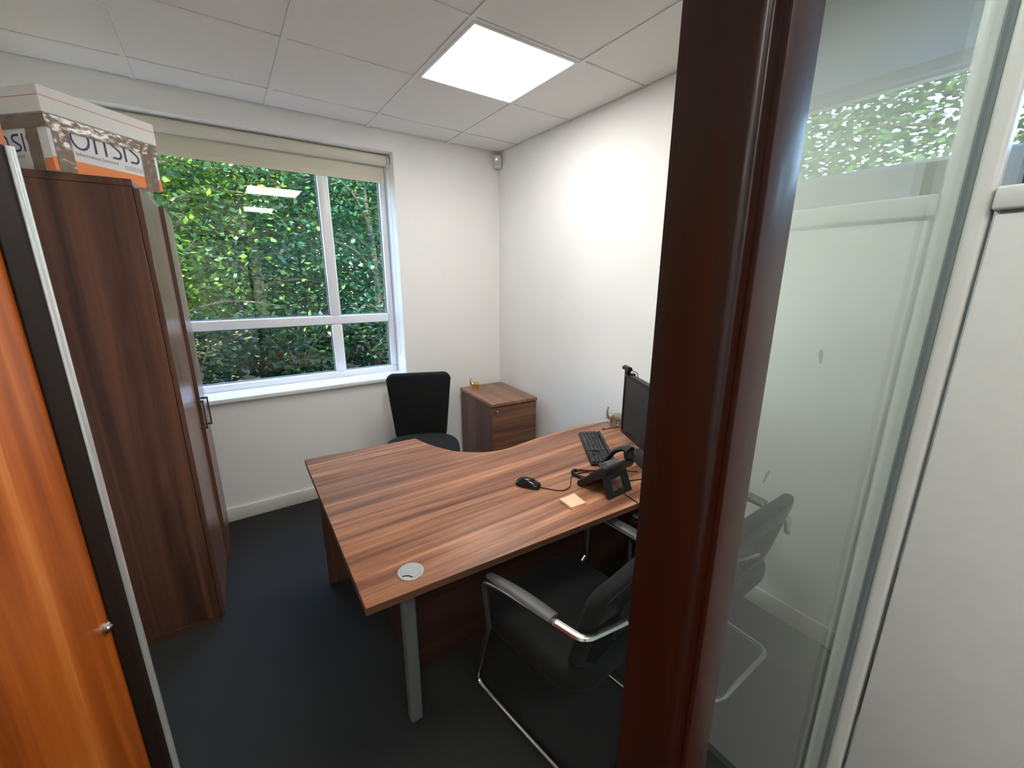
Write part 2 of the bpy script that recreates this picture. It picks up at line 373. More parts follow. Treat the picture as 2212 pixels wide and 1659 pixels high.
MB().box(-2.72, -.86, -.032, .20, .836, .866).build('sill', SILLP, w1, bevel=.006, seg=2)
# roller blind
rb = thing('roller_blind', 'cream roller blind rolled up at the window head', 'blind', (-1.80, .10, 2.45))
MB().tube([(-.875, 0, 0), (.872, 0, 0)], .037, 20).build('roll', LINEN, rb)
MB().box(-.87, .868, .0345, .0365, -.145, .0).build('fabric', LINEN, rb)
MB().box(-.87, .868, .030, .041, -.146, -.112).build('hem_bar', LINEN, rb, bevel=.004)
for sx in (-1, 1): MB().lathe([(.004, -.006), (.040, -.006), (.042, 0), (.040, .006), (.004, .006)], 20).xf(Matrix.Translation((sx * .884, 0, 0)) @ Matrix.Rotation(R(90), 4, 'Y')).build('bracket', WHITEP, rb)
MB().tube(fillet([(.888, -.035, 0), (.888, -.038, -1.42), (.888, -.005, -1.45), (.888, .02, -1.42), (.888, .035, 0)], .03), .0022, 6).build('pull_cord', WHITEP, rb)

# dark door post on the right of the doorway (quirked bead on the arris)
PX0, PX1, PY0, PY1 = -1.716, -1.667, -2.916, -2.998
pp = [(PX1, PY0), (PX0, PY0), (PX0, -2.9795), (PX0 + .0015, -2.983), (PX0 + .0055, -2.985), (PX0 + .0055, -2.991), (PX0 + .0035, -2.9935), (PX0 + .0035, PY1), (PX1, PY1)]
struct(MB().prism(pp, 0, CEIL_Z + .02).build('trim_1', MAHOG, bevel=.0012, seg=2), 'dark mahogany door post between doorway and glass', 'door post')
struct(MB().box(-2.625, -2.575, PY1, PY0, 0, 2.14).build('trim_2', MAHOG, bevel=.004), 'dark mahogany door jamb on the hinge side', 'door post')
struct(MB().box(-2.625, PX0, PY1, PY0, 2.09, 2.14).build('trim_3', MAHOG, bevel=.004), 'dark mahogany door head over the doorway', 'door head')

# glazed partition right of the post: two panes with an aluminium glazing post between them
w2 = thing('window_2', 'full height glass partition right of the dark door post', 'glass partition', (0, 0, 0)); w2['kind'] = 'structure'
GPX, GY_ = -.86, -2.948
MB().box(PX1 - .008, GPX + .005, GY_ - .004, GY_ + .004, .045, CEIL_Z - .04).build('pane', GLASSP, w2)
MB().box(GPX + .042, .0, GY_ - .004, GY_ + .004, .045, CEIL_Z - .04).build('pane', GLASSP, w2)
MB().box(GPX, GPX + .048, -2.9425, -2.914, .0, CEIL_Z).build('inner_bead', plain('white_frame_coating', (0.80, 0.81, 0.80), .35), w2, bevel=.003, seg=3)
MB().box(GPX + .004, GPX + .044, -2.958, -2.9415, .0, CEIL_Z).build('gasket', GASK, w2)
MB().box(GPX, GPX + .048, -2.9885, -2.957, .0, CEIL_Z).build('outer_bead', ALUW, w2, bevel=.009, seg=5)
MB().box(PX1, .0, -2.984, -2.925, 0, .045).build('bottom_rail', ALUW, w2, bevel=.005)
MB().box(PX1, .0, -2.985, -2.925, CEIL_Z - .04, CEIL_Z).build('top_rail', ALUW, w2, bevel=.005)

# office door standing open
d1 = thing('door_1', 'open orange veneer door at the left with metal edge strip', 'door', (-2.57, -2.92, 0), 0); d1['kind'] = 'structure'
d1.rotation_euler = (0, 0, math.atan2(.742, .298))
LW = .80
MB().box(.0, LW, 0, .044, .01, 2.05).build('leaf', DOORW, d1, bevel=.002)
MB().box(LW - .058, LW - .010, -.004, 0, .02, 1.80).build('edge_guard', DARKST, d1, bevel=.001)
MB().tube([(LW - .004, -.003, .02), (LW - .004, -.003, 1.80)], .0075, 14).build('metal_edge_strip', ALU, d1)
lt = MB().box(LW, LW + .008, .012, .032, .92, 1.08).build('lock_forend', ALU, d1, bevel=.002)
MB().prism([(0, 0), (.022, 0), (.022, .006), (.006, .014), (0, .014)], .995, 1.016, Matrix.Translation((LW + .008, .015, 0))).build('latch_bolt', CHROME, lt, bevel=.001)
MB().lathe([(.003, 0), (.010, 0), (.010, .003), (.006, .005), (.005, .008), (.003, .009)], 16).xf(Matrix.Translation((LW - .066, 0, 1.002)) @ Matrix.Rotation(R(90), 4, 'X')).build('turn_knob', CHROME, d1)
for z in (.2, 1.05, 1.85): MB().tube([(-.004, 0, z - .05), (-.004, 0, z + .05)], .007, 10).build('hinge', ALU, d1)

# ------------------------------------------------------------------ corridor shell (camera side)
struct(MB().box(-6.2, 1.1, -5.4, -5.25, 0, CEIL_Z + .06).build('wall_corridor', WALL), 'white wall on the far side of the corridor', 'wall')
struct(MB().box(-6.2, -6.05, -5.25, -2.6, 0, CEIL_Z + .06).build('wall_corridor_end', WALL), 'white wall closing the corridor to the left', 'wall')
struct(MB().box(-6.05, -2.95, -2.998, -2.915, 0, CEIL_Z + .06).build('wall_neighbour', WALL), 'white partition of the office next door', 'wall')
we = MB().box(.96, 1.1, -5.25, -2.7, 0, 2.19).box(.96, 1.1, -5.25, -2.7, 2.60, CEIL_Z + .06).box(.96, 1.1, -3.0, -2.7, 2.19, 2.60).box(.96, 1.1, -5.25, -4.6, 2.19, 2.60)
struct(we.build('wall_side', WALL), 'white end wall of the corridor below a high window', 'wall')
w3 = thing('window_3', 'high strip window at the corridor end, mirrored in the glass', 'window', (0, 0, 0)); w3['kind'] = 'structure'
MB().box(1.02, 1.026, -4.6, -3.0, 2.19, 2.60).build('pane', GLASSW, w3)
fr = MB().box(1.0, 1.05, -4.6, -3.0, 2.19, 2.21).box(1.0, 1.05, -4.6, -3.0, 2.585, 2.60).box(1.0, 1.05, -3.02, -3.0, 2.21, 2.585).box(1.0, 1.05, -4.6, -4.58, 2.21, 2.585)
fr.build('window_frame', UPVC, w3)
struct(MB().box(.0, .96, -2.998, -2.915, 0, CEIL_Z + .02).build('wall_next', BLUEW), 'panel beyond the right wall, coloured like sky reflected in glass', 'wall')
for k, (x, y) in enumerate(((-1.5, -4.0), (-2.7, -4.0), (-4.4, -4.0))):
    ceiling_light(x, y, ['lit square ceiling panel in the corridor behind the viewer', 'lit square ceiling panel in the corridor, second from the cabinet', 'lit square ceiling panel at the left end of the corridor'][k], lit=LIGHTC)

# ------------------------------------------------------------------ trees and garden outside
rng = np.random.default_rng(7)
def leaves(name, pts, size, mat, parent, normals_up=.35):
    n = len(pts); c = np.asarray(pts)
    d = rng.normal(size=(n, 3)); d[:, 2] *= .45; d /= np.linalg.norm(d, axis=1)[:, None]
    nr = rng.normal(size=(n, 3)); nr[:, 2] = np.abs(nr[:, 2]) + normals_up * 2; nr /= np.linalg.norm(nr, axis=1)[:, None]
    s = np.cross(nr, d); s /= np.linalg.norm(s, axis=1)[:, None] + 1e-9; nn = np.cross(d, s)
    L = (size * rng.uniform(.6, 1.25, n))[:, None]; W = L * rng.uniform(.30, .42, n)[:, None]
    v = np.stack([c - d * L * .5, c + s * W - nn * L * .06 - d * L * .05, c + d * L * .5 - nn * L * .05, c - s * W - nn * L * .06 - d * L * .05], 1).reshape(-1, 3)
    i = np.arange(n)[:, None] * 4
    tri = np.concatenate([np.concatenate([i, i + 1, i + 2], 1), np.concatenate([i, i + 2, i + 3], 1)], 0)
    me = bpy.data.meshes.new(name); me.vertices.add(4 * n); me.vertices.foreach_set('co', v.ravel().astype(np.float32))
    me.loops.add(6 * n); me.loops.foreach_set('vertex_index', tri.ravel().astype(np.int32))
    me.polygons.add(2 * n); me.polygons.foreach_set('loop_start', np.arange(0, 6 * n, 3, dtype=np.int32))
    me.update(calc_edges=True); me.materials.append(mat)
    o = bpy.data.objects.new(name, me); COL.objects.link(o); o.parent = parent; o['kind'] = 'stuff'; return o
BARK = plain('tree_bark', (0.075, 0.055, 0.028), .9, noise=.5, nscale=14, bump=.8, bscale=30)
LF1 = leafmat('leaf_mid_green', (0.008, 0.027, 0.013), (0.026, 0.070, 0.019))
LF2 = leafmat('leaf_blue_green', (0.006, 0.024, 0.016), (0.018, 0.052, 0.028))
LF3 = leafmat('leaf_yellow_green', (0.012, 0.040, 0.010), (0.075, 0.140, 0.018), .5)
LF5 = leafmat('leaf_fresh_green', (0.008, 0.029, 0.011), (0.045, 0.095, 0.017), .45)
LF4 = leafmat('leaf_dark_shaded_green', (0.003, 0.012, 0.006), (0.009, 0.026, 0.010))  # dark tone; on the shrubs it stands in for canopy shade
def tree(loc, h, spread, nleaf, lsize, mat, label, trunk_r=.11, zlow=.8, lean=(0, 0), nb=16, clump=.55, flat=.6):
    t = thing('tree', label, 'tree', loc, 0, 'trees outside the window')
    top = Vector((lean[0], lean[1], h * .92))
    tp = spline([(0, 0, -.2), (top.x * .2 + .06, top.y * .2, h * .3), (top.x * .6 - .05, top.y * .6 + .04, h * .62), top], 6)
    m = MB().tube(tp, [trunk_r * (1 - .8 * k / (len(tp) - 1)) for k in range(len(tp))], 9); m.build('trunk', BARK, t)
    bm = MB(); cen = []
    for k in range(nb):
        z = zlow + (h - zlow) * (k + rng.uniform(0, .9)) / nb; a = rng.uniform(0, 2 * math.pi)
        i = min(len(tp) - 1, int(z / (h * .92) * (len(tp) - 1))); b0 = tp[i]
        ln = spread * rng.uniform(.55, 1.0) * (1 - .35 * (z / h) ** 2)
        e = Vector((b0.x + math.cos(a) * ln, b0.y + math.sin(a) * ln, z + ln * rng.uniform(-.12, .4)))
        mid = (Vector((b0.x, b0.y, z - .1)) + e) / 2 + Vector((0, 0, .12))
        bm.tube(spline([(b0.x, b0.y, z - .15), mid, e], 4), [.030, .028, .026, .024, .021, .018, .014, .010, .006], 6)
        for q in (.45, .7, .9, 1.0):
            cen.append(Vector((b0.x, b0.y, z)).lerp(e, q) + Vector(rng.normal(size=3)) * .18)
    bm.build('branches', BARK, t)
    cen = np.array([tuple(p) for p in cen]); idx = rng.integers(0, len(cen), nleaf)
    p = cen[idx] + rng.normal(size=(nleaf, 3)) * np.array([clump, clump, clump * flat])
    leaves('foliage', p[p[:, 2] > .15], lsize, mat, t)
    return t
# sloping ground
gm = MB(); NX, NY = 26, 26
gv = [(-14 + 30 * i / NX, .36 + 22 * j / NY, -.15 + .9 * (j / NY) + .10 * math.sin(i * 1.3) * math.cos(j * 1.7) * (j > 0)) for j in range(NY + 1) for i in range(NX + 1)]
gm.add(gv, [(j * (NX + 1) + i, j * (NX + 1) + i + 1, (j + 1) * (NX + 1) + i + 1, (j + 1) * (NX + 1) + i) for j in range(NY) for i in range(NX)])
struct(gm.build('ground', plain('leaf_litter', (0.050, 0.034, 0.018), .95, noise=.5, nscale=6, bump=.6, bscale=25)), 'leaf-strewn earth bank under the trees outside', 'ground')
tree((-2.7, 5.2, 0), 5.6, 1.9, 15000, .088, LF5, 'leafy tree outside the window, leftmost and nearest the cupboard', .09, zlow=1.1, nb=22)
tree((-1.52, 5.9, 0), 6.2, 1.8, 15000, .088, LF2, 'tree with a mossy trunk behind the large window pane', .12, zlow=1.3, nb=22)
tree((.5, 5.4, 0), 5.6, 1.7, 15000, .088, LF2, 'blue green tree outside, behind the window mullion', .08, zlow=1.1, nb=22)
tree((2.2, 6.4, 0), 6.0, 2.0, 15000, .092, LF1, 'tree outside seen through the narrow right panes', .10, zlow=1.1, nb=22)
tree((-3.6, 8.0, .2), 7.0, 2.4, 17000, .105, LF3, 'sunlit yellow green tree farther back at upper left', .12, zlow=.6, nb=24)
tree((-.2, 8.6, .3), 7.5, 2.4, 17000, .105, LF1, 'tall tree farther back, behind the mossy trunk', .13, zlow=.6, nb=24)
tree((2.6, 9.4, .3), 7.5, 2.6, 17000, .105, LF3, 'sunlit yellow green tree farther back at upper right', .13, zlow=.6, nb=24)
for k, (x, y, lb) in enumerate(((-5.2, 12.5, 'dark woodland tree at the far left of the bank'), (-1.9, 12.8, 'dark woodland tree at the back, second from the left'), (1.4, 13.0, 'dark woodland tree at the back, third from the left'), (4.8, 13.2, 'dark woodland tree at the far right of the bank'))):
    tree((x, y, .4), 8.0, 2.8, 14000, .30, LF4, lb, .16, zlow=.3, clump=.8, flat=.9)
tree((-5.6, 3.6, 0), 4.8, 1.9, 9000, .17, LF1, 'unseen tree at the left, beside the building, added to block low sky light', .12, zlow=.6, nb=26, clump=.6)  # out of view, added to keep low sky light off the right wall
tree((-8.2, 1.9, 0), 6.0, 2.2, 9000, .20, LF2, 'unseen farther tree along the building wall, added to screen sky light', .14, zlow=.4, nb=26, clump=.7)  # second unseen tree, added to screen the window from sky at the left
tree((6.5, -4.3, 0), 6.5, 2.2, 15000, .12, LF1, 'leafy green tree beyond the corridor window, mirrored in the glass', .12, zlow=1.5, nb=22)
tree((7.5, -7.2, 0), 6.5, 2.2, 15000, .12, LF2, 'mid green tree beyond the corridor window, farther from the partition', .12, zlow=1.5, nb=22)
def shrub(loc, r, h, n, ls, mat, label):
    t = thing('shrub', label, 'shrub', loc, 0, 'undergrowth below the trees')
    m = MB()
    for k in range(9):
        a = 2 * math.pi * k / 9; e = (math.cos(a) * r * .6, math.sin(a) * r * .6, h * .8)
        m.tube(spline([(0, 0, -.1), (e[0] * .4, e[1] * .4, h * .45), e], 3), [.014, .012, .011, .009, .008, .006, .004], 5)
    m.build('stems', BARK, t)
    u = rng.normal(size=(n, 3)); u /= np.linalg.norm(u, axis=1)[:, None]; u *= rng.uniform(.35, 1, (n, 1)) ** .5
    p = u * np.array([r, r, h * .55]) + np.array([0, 0, h * .5])
    leaves('foliage', p[p[:, 2] > .0], ls, mat, t, .5)
for k, (x, y, r, h, n, ls, mt, lb) in enumerate((
        (-2.5, 3.6, .75, 1.05, 1600, .11, LF4, 'low shade-darkened green shrub under the left end of the window'),
        (-1.2, 3.9, .80, .95, 1500, .13, LF4, 'low broad-leaved shrub below the large pane'),
        (.1, 4.2, .75, .85, 1300, .11, LF4, 'low shade-darkened shrub below the window mullion'),
        (1.3, 4.4, .8, .9, 1300, .11, LF4, 'low shade-darkened shrub seen in the bottom right pane'),
        (-2.9, 6.4, .9, 1.9, 2000, .10, LF3, 'bright yellow green bush behind the left shrub'),
        (-.4, 6.8, .9, 1.5, 1600, .11, LF2, 'mid height bush in the shade of the mossy tree'),
        (1.6, 7.6, 1.0, 1.6, 1800, .11, LF4, 'shade-darkened bush at the foot of the right hand trees'))):
    shrub((x, y, -.05 + .04 * y), r, h, n, ls, mt, lb)
# ------------------------------------------------------------------ tall cupboard
cup = thing('cupboard', 'tall dark walnut cupboard with two doors beside the window', 'cupboard', (-2.485, -.49, 0), 0)
CX0, CX1, CY0, CY1 = -.235, .236, -.49, .455
cup.rotation_euler = (0, 0, R(-1.6))
MB().box(CX0, CX1, CY0, CY0 + .018, .03, 1.945).build('side_panel', CUP_V, cup, bevel=.001, seg=1)
MB().box(CX0, CX1, CY1 - .018, CY1, .03, 1.945).build('side_panel', CUP_V, cup, bevel=.001, seg=1)
MB().box(CX0, CX0 + .008, CY0 + .018, CY1 - .018, .03, 1.945).build('back_panel', CUP_V, cup)
MB().box(CX0, CX1 + .004, CY0 - .003, CY1 + .003, 1.945, 1.970).build('top_panel', CUP_V, cup, bevel=.0015, seg=1)
MB().box(CX0, CX1 - .004, CY0, CY1, 0, .03).build('plinth', DESKEDGE, cup, bevel=.001, seg=1)
for z in (.42, .80, 1.18, 1.56): MB().box(CX0 + .01, CX1 - .03, CY0 + .02, CY1 - .02, z, z + .018).build('shelf', CUP_V, cup)
BRONZE = plain('dark_bronze_metal', (0.16, 0.13, 0.11), .35, metal=.8)
for k, (a, b, hy) in enumerate(((CY0 + .002, -.0195, -.055), (-.0155, CY1 - .002, .020))):
    Md = Matrix() if k == 0 else Matrix.Translation((CX1, CY1, 0)) @ Matrix.Rotation(R(2.0), 4, 'Z') @ Matrix.Translation((-CX1, -CY1, 0))
    dr = MB().box(CX1 + .002, CX1 + .020, a, b, .035, 1.941).xf(Md).build('door', CUP_D, cup, bevel=.001, seg=1)
    hz = (.845, 1.0)
    h = MB().box(CX1 + .020, CX1 + .052, hy - .005, hy + .005, hz[0], hz[0] + .010).box(CX1 + .020, CX1 + .052, hy - .005, hy + .005, hz[1] - .010, hz[1]).box(CX1 + .044, CX1 + .052, hy - .005, hy + .005, hz[0], hz[1])
    h.xf(Md).build('handle', BRONZE, dr, bevel=.001, seg=1)

# archive box on the cupboard, taped up
bx = thing('archive_box', 'white archive box with brown tape standing on the tall cupboard', 'box', (-2.445, -1.02, 1.970), 45)
BL, BWd, BH = .365, .40, .255      # local x runs along the lettered face, y goes into the cupboard top
MB().box(0, BL, 0, BWd, 0, .185).build('body', BOXW, bx, bevel=.003, seg=2)
MB().box(-.006, BL + .006, -.006, BWd + .006, .174, BH).build('lid', BOXW, bx, bevel=.004, seg=2)
ln = MB().box(-.0064, BL + .0064, -.0066, -.0060, .222, .2245).box(-.0066, -.0060, -.006, BWd, .222, .2245); ln.build('red_line', REDLN, bx)
st = MB().box(-.0008, BL + .0004, -.0008, 0, .0, .043).box(-.0008, 0, 0, .036, .0, .038); st.build('orange_stripe', ORANGE, bx)
def ripple(x0, x1, z0, z1, nx, nz, seed):
    r_ = random.Random(seed); vs = []; fs = []
    for j in range(nz + 1):
        for i in range(nx + 1):
            vs.append((x0 + (x1 - x0) * i / nx, -.0016 - r_.random() * .0022, z0 + (z1 - z0) * j / nz))
    for j in range(nz):
        for i in range(nx):
            a = j * (nx + 1) + i; fs.append((a, a + 1, a + nx + 2, a + nx + 1))
    return MB().add(vs, fs)
ripple(-.002, BL + .002, .131, .172, 40, 6, 3).build('tape', TAPE, bx)
ripple(.012, .062, .0, .131, 8, 14, 4).build('tape', TAPE, bx)
ripple(BL - .064, BL - .014, -.006, .131, 7, 14, 5).build('tape', TAPE, bx)
Mside = Matrix.Rotation(R(90), 4, 'Z') @ Matrix.Scale(-1, 4, (0, 1, 0))
def side_map(mb): return mb.map(lambda x, y, z: (y, x, z))
side_map(ripple(.0, BWd, .131, .172, 40, 6, 6)).build('tape', TAPE, bx)
side_map(ripple(.039, .088, .0, .131, 8, 14, 7)).build('tape', TAPE, bx)
def stroke(pts, w, mb, d=.0009):
    """flat printed stroke in the XZ plane of the lettered face"""
    P = [Vector((p[0], p[1])) for p in pts]; l = []; r_ = []
    for i in range(len(P)):
        t = (P[min(i + 1, len(P) - 1)] - P[max(i - 1, 0)]).normalized(); n = Vector((-t.y, t.x)) * w / 2
        l.append(P[i] + n); r_.append(P[i] - n)
    vs = [(p.x, -d, p.y) for p in l] + [(p.x, -d, p.y) for p in r_]; n = len(P)
    mb.add(vs, [(i, i + 1, n + i + 1, n + i) for i in range(n - 1)])
def letters(x0, z0, h, mb):
    """O, round-headed A without bar, S, I, S, starting at x0 (letter pitch as printed)"""
    t = .0072
    def S(cx):
        a = .0155; q = h / 4; z1 = z0 + 3 * q; z2 = z0 + q
        pts = [(cx + .017, z0 + h - t * .5), (cx, z0 + h - t * .5)]
        pts += [(cx - .002 + a * .8 * math.cos(R(k)), z1 + (q - t * .5) * math.sin(R(k))) for k in range(105, 226, 15)]
        pts += [(cx + .002 + a * .9 * math.cos(R(k)), z2 + (q - t * .5) * math.sin(R(k))) for k in range(45, -91, -15)]
        return pts + [(cx - .015, z0 + t * .5)]
    c = x0 + .029
    stroke([(c + .027 * math.cos(R(k)), z0 + h / 2 + (h / 2 - t * .5) * math.sin(R(k))) for k in range(0, 361, 15)], t, mb)
    c = x0 + .091
    stroke([(c - .0165, z0)] + [(c + .0165 * math.cos(R(k)), z0 + h * .6 + (h * .4 - t * .5) * math.sin(R(k))) for k in range(180, -1, -15)] + [(c + .0165, z0)], t, mb)
    stroke(S(x0 + .144), t, mb)
    stroke([(x0 + .1755, z0), (x0 + .1755, z0 + h)], t, mb)
    stroke(S(x0 + .208), t, mb)
lt = MB(); letters(.063, .083, .078, lt); lt.build('lettering', NAVY, bx)
ls = MB(); letters(BWd - .141 - .144, .061, .055, ls); ls.map(lambda x, y, z: (y, BWd - x, z)); ls.build('lettering', NAVY, bx)
def textmesh(txt, size, M, name, mat, parent):
    cu = bpy.data.curves.new(name, 'FONT'); cu.body = txt; cu.size = size; cu.extrude = .0002
    to = bpy.data.objects.new(name, cu); COL.objects.link(to); dg = bpy.context.evaluated_depsgraph_get(); dg.update()
    me = bpy.data.meshes.new_from_object(to.evaluated_get(dg)); bpy.data.objects.remove(to); me.transform(M); me.materials.append(mat)
    o = bpy.data.objects.new(name, me); COL.objects.link(o); o.parent = parent; return o
textmesh('Information Secured', .0165, Matrix.Translation((.070, -.0009, .064)) @ Matrix.Rotation(R(90), 4, 'X'), 'small_lettering', GREYPR, bx)
textmesh('Information Secured', .0165, Matrix.Translation((-.0009, .255, .042)) @ Matrix.Rotation(R(-90), 4, 'Z') @ Matrix.Rotation(R(90), 4, 'X'), 'small_lettering', GREYPR, bx)
fl2 = MB()
for k in range(4): fl2.box(.228, .298, -.0010, -.0004, .054 + .0042 * k, .0555 + .0042 * k)
fl2.build('fine_print', GREYPR, bx)

# ------------------------------------------------------------------ desk
DB = Vector((-1.0, -1.65, 0))
desk = thing('desk', 'walnut crescent desk with silver leg standing on the dark carpet', 'desk', DB)
cv = spline([(-1.245, -1.03, 0), (-1.205, -1.185, 0), (-1.115, -1.345, 0), (-.938, -1.443, 0), (-.661, -1.420, 0), (-.363, -1.405, 0), (-.112, -1.446, 0)], 8)
poly = [(-1.814, -.988)] + [(p.x, p.y) for p in cv] + [(-.165, -2.248), (-1.835, -2.148)]
poly = [(x - DB.x, y - DB.y) for x, y in poly]
tp = MB().prism(poly, .705, .730); tp.build('desktop', DESKTOP, desk, bevel=.0015, seg=2)
cen = Vector((0, 0))
eg = MB(); n = len(poly)
pa = sum(poly[i][0] * poly[(i + 1) % n][1] - poly[(i + 1) % n][0] * poly[i][1] for i in range(n)); sg = 1 if pa > 0 else -1
for i in range(n):
    a = Vector(poly[i]); b = Vector(poly[(i + 1) % n]); t = (b - a).normalized(); nn = Vector((t.y, -t.x)) * sg * .0012
    eg.add([(a.x + nn.x, a.y + nn.y, .7062), (b.x + nn.x, b.y + nn.y, .7062), (b.x + nn.x, b.y + nn.y, .7288), (a.x + nn.x, a.y + nn.y, .7288)], [(0, 1, 2, 3)])
eg.build('edge_band', DESKEDGE, desk)
def dloc(x, y): return (x - DB.x, y - DB.y)
lx, ly = dloc(-1.656, -1.958)
MB().prism([(lx + p[0], ly + p[1]) for p in rrect(.046, .046, .010)], .006, .705).build('leg', STEELG, desk, bevel=.001, seg=1)
MB().lathe([(.005, 0), (.020, 0), (.020, .006), (.005, .006)], 16, (lx, ly, 0)).build('foot', BLKPL, desk)
lx2, ly2 = dloc(-.25, -1.98)
MB().prism([(lx2 + p[0], ly2 + p[1]) for p in rrect(.046, .046, .010)], .0, .705).build('leg', STEELG, desk, bevel=.001, seg=1)
x0, y0 = dloc(-1.775, -1.004); x1, y1 = dloc(-1.29, -1.038)
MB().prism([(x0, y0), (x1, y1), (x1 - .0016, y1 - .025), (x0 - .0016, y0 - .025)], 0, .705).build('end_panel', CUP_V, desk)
x0, y0 = dloc(-1.590, -1.03); x1, y1 = dloc(-1.590, -1.800)
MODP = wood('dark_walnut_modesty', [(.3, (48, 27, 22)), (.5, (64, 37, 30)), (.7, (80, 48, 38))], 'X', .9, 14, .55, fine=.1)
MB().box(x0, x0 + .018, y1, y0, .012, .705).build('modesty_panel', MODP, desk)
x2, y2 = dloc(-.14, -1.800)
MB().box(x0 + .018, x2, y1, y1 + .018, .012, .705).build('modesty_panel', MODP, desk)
x0, y0 = dloc(-.155, -1.50)
MB().box(x0, x0 + .025, y0 - .62, y0, 0, .705).build('end_panel', WAL_V, desk)
gx, gy = dloc(-1.678, -2.078)
gr = MB().lathe([(.005, .725), (.040, .725), (.040, .733), (.0385, .7345), (.0325, .7345), (.0320, .7325), (.005, .7325)], 32, (gx, gy, 0)).build('cable_grommet', plain('silver_grey_plastic', (0.42, 0.43, 0.44), .35, metal=.3), desk)
Q = .031; A0, A1 = R(195), R(262)         # the cap is a disc with a bite cut out at the near left
bite = []
pa_, pb_ = Vector((Q * math.cos(A0), Q * math.sin(A0))), Vector((Q * math.cos(A1), Q * math.sin(A1)))
for k in range(0, 13):
    t = k / 12; p = pb_.lerp(pa_, t); nrm = Vector((.64, .77)); p = p + nrm * .0065 * math.sin(math.pi * t); bite.append((p.x, p.y))
capp = [(Q * math.cos(A1 + (2 * math.pi - (A1 - A0)) * k / 40), Q * math.sin(A1 + (2 * math.pi - (A1 - A0)) * k / 40)) for k in range(41)]
capp = capp[:-1] + bite[::-1][:-1]
MB().prism([(gx + p[0], gy + p[1]) for p in capp], .7320, .7350).build('grommet_cap', plain('silver_grey_cap', (0.40, 0.41, 0.42), .3, metal=.3), gr)
MB().tube([(gx + p[0] - .0010, gy + p[1] - .0012, .7330) for p in bite], .0014, 6).build('grommet_slot', BLKPL, gr)

# ------------------------------------------------------------------ operator chair
oc = thing('office_chair', 'black fabric swivel chair behind the desk by the window', 'chair', (-1.03, -.58, 0), 158)
so = [(.262 * math.copysign(abs(math.cos(R(a))) ** .75, math.cos(R(a))), .02 + .235 * math.copysign(abs(math.sin(R(a))) ** .75, math.sin(R(a)))) for a in range(0, 360, 10)]
pad(so, .410, .498, .035, .012).build('seat', BLKFAB2, oc)
def back_out(w_top, w_bot, h):
    pts = []
    for p in rrect(1, 1, .085, 6):
        t = p[1] + .5; w = w_bot + (w_top - w_bot) * min(1, t / .7) - .035 * max(0, (t - .7) / .3) ** 2
        pts.append((p[0] * w, p[1] * h + .012 * (1 - (2 * p[0]) ** 2) * (t > .5)))
    return pts
bk = pad(back_out(.485, .365, .50), -.032, .032, .028, .006)
bk.map(lambda x, y, z: (x, -.250 - .06 * (y + .24) - z + .25 * x * x, .692 + y))
bk.build('backrest', BLKFAB, oc)
MB().box(-.035, .035, -.31, -.275, .30, .62).build('back_stem', BLKPL, oc, bevel=.006)
MB().box(-.07, .07, -.28, .10, .355, .395).build('mechanism', BLKPL, oc, bevel=.008)
MB().lathe([(.008, .07), (.028, .07), (.028, .22), (.018, .225), (.018, .36), (.008, .36)], 16).build('gas_lift', BLKPL, oc)
MB().tube([(.05, .06, .375), (.17, .06, .375), (.22, .06, .368)], .006, 8).build('lever', BLKPL, oc)
for k in range(5):
    a = R(90 + 72 * k); c, s_ = math.cos(a), math.sin(a)
    MB().tube([(c * .02, s_ * .02, .105), (c * .15, s_ * .15, .090), (c * .265, s_ * .265, .068)], [.028, .022, .015], 8, flat=.8).build('base_arm', BLKPL, oc)
    cs = MB()
    for q in (-1, 1):
        ax = Vector((-s_, c, 0)) * .012 * q; ce_ = Vector((c * .27, s_ * .27, .0275)) + ax
        cs.tube([ce_ - Vector((-s_, c, 0)) * .009, ce_ + Vector((-s_, c, 0)) * .009], .0265, 14)
    cs.tube([(c * .265, s_ * .265, .03), (c * .265, s_ * .265, .075)], .008, 8); cs.build('castor', BLKPL, oc)

# ------------------------------------------------------------------ pedestal
pd = thing('drawer_pedestal', 'walnut drawer pedestal in the corner by the right wall', 'drawer unit', (-.262, -.352, 0), -4)
PW, PD = .196, .285
MB().box(-PW, PW, -PD, PD, .02, .676).build('carcass', WAL_V, pd, bevel=.001, seg=1)
MB().box(-PW - .008, PW + .008, -PD - .022, PD + .006, .676, .701).build('top_panel', WAL_Y, pd, bevel=.0015, seg=2)
MB().box(-PW + .02, PW - .02, -PD + .03, PD - .02, 0, .02).build('plinth', BLKPL, pd)
for k, (a, b) in enumerate(((.350, .668), (.025, .345))):
    dw = MB().box(-PW, PW, -PD - .019, -PD - .001, a, b).build('drawer', WAL_H, pd, bevel=.001, seg=1)
    if k == 0:
        MB().lathe([(.003, 0), (.010, 0), (.010, .003), (.0075, .0045), (.003, .0045)], 18).xf(Matrix.Translation((-PW + .036, -PD - .019, .636)) @ Matrix.Rotation(R(90), 4, 'X')).build('lock', CHROME, dw)
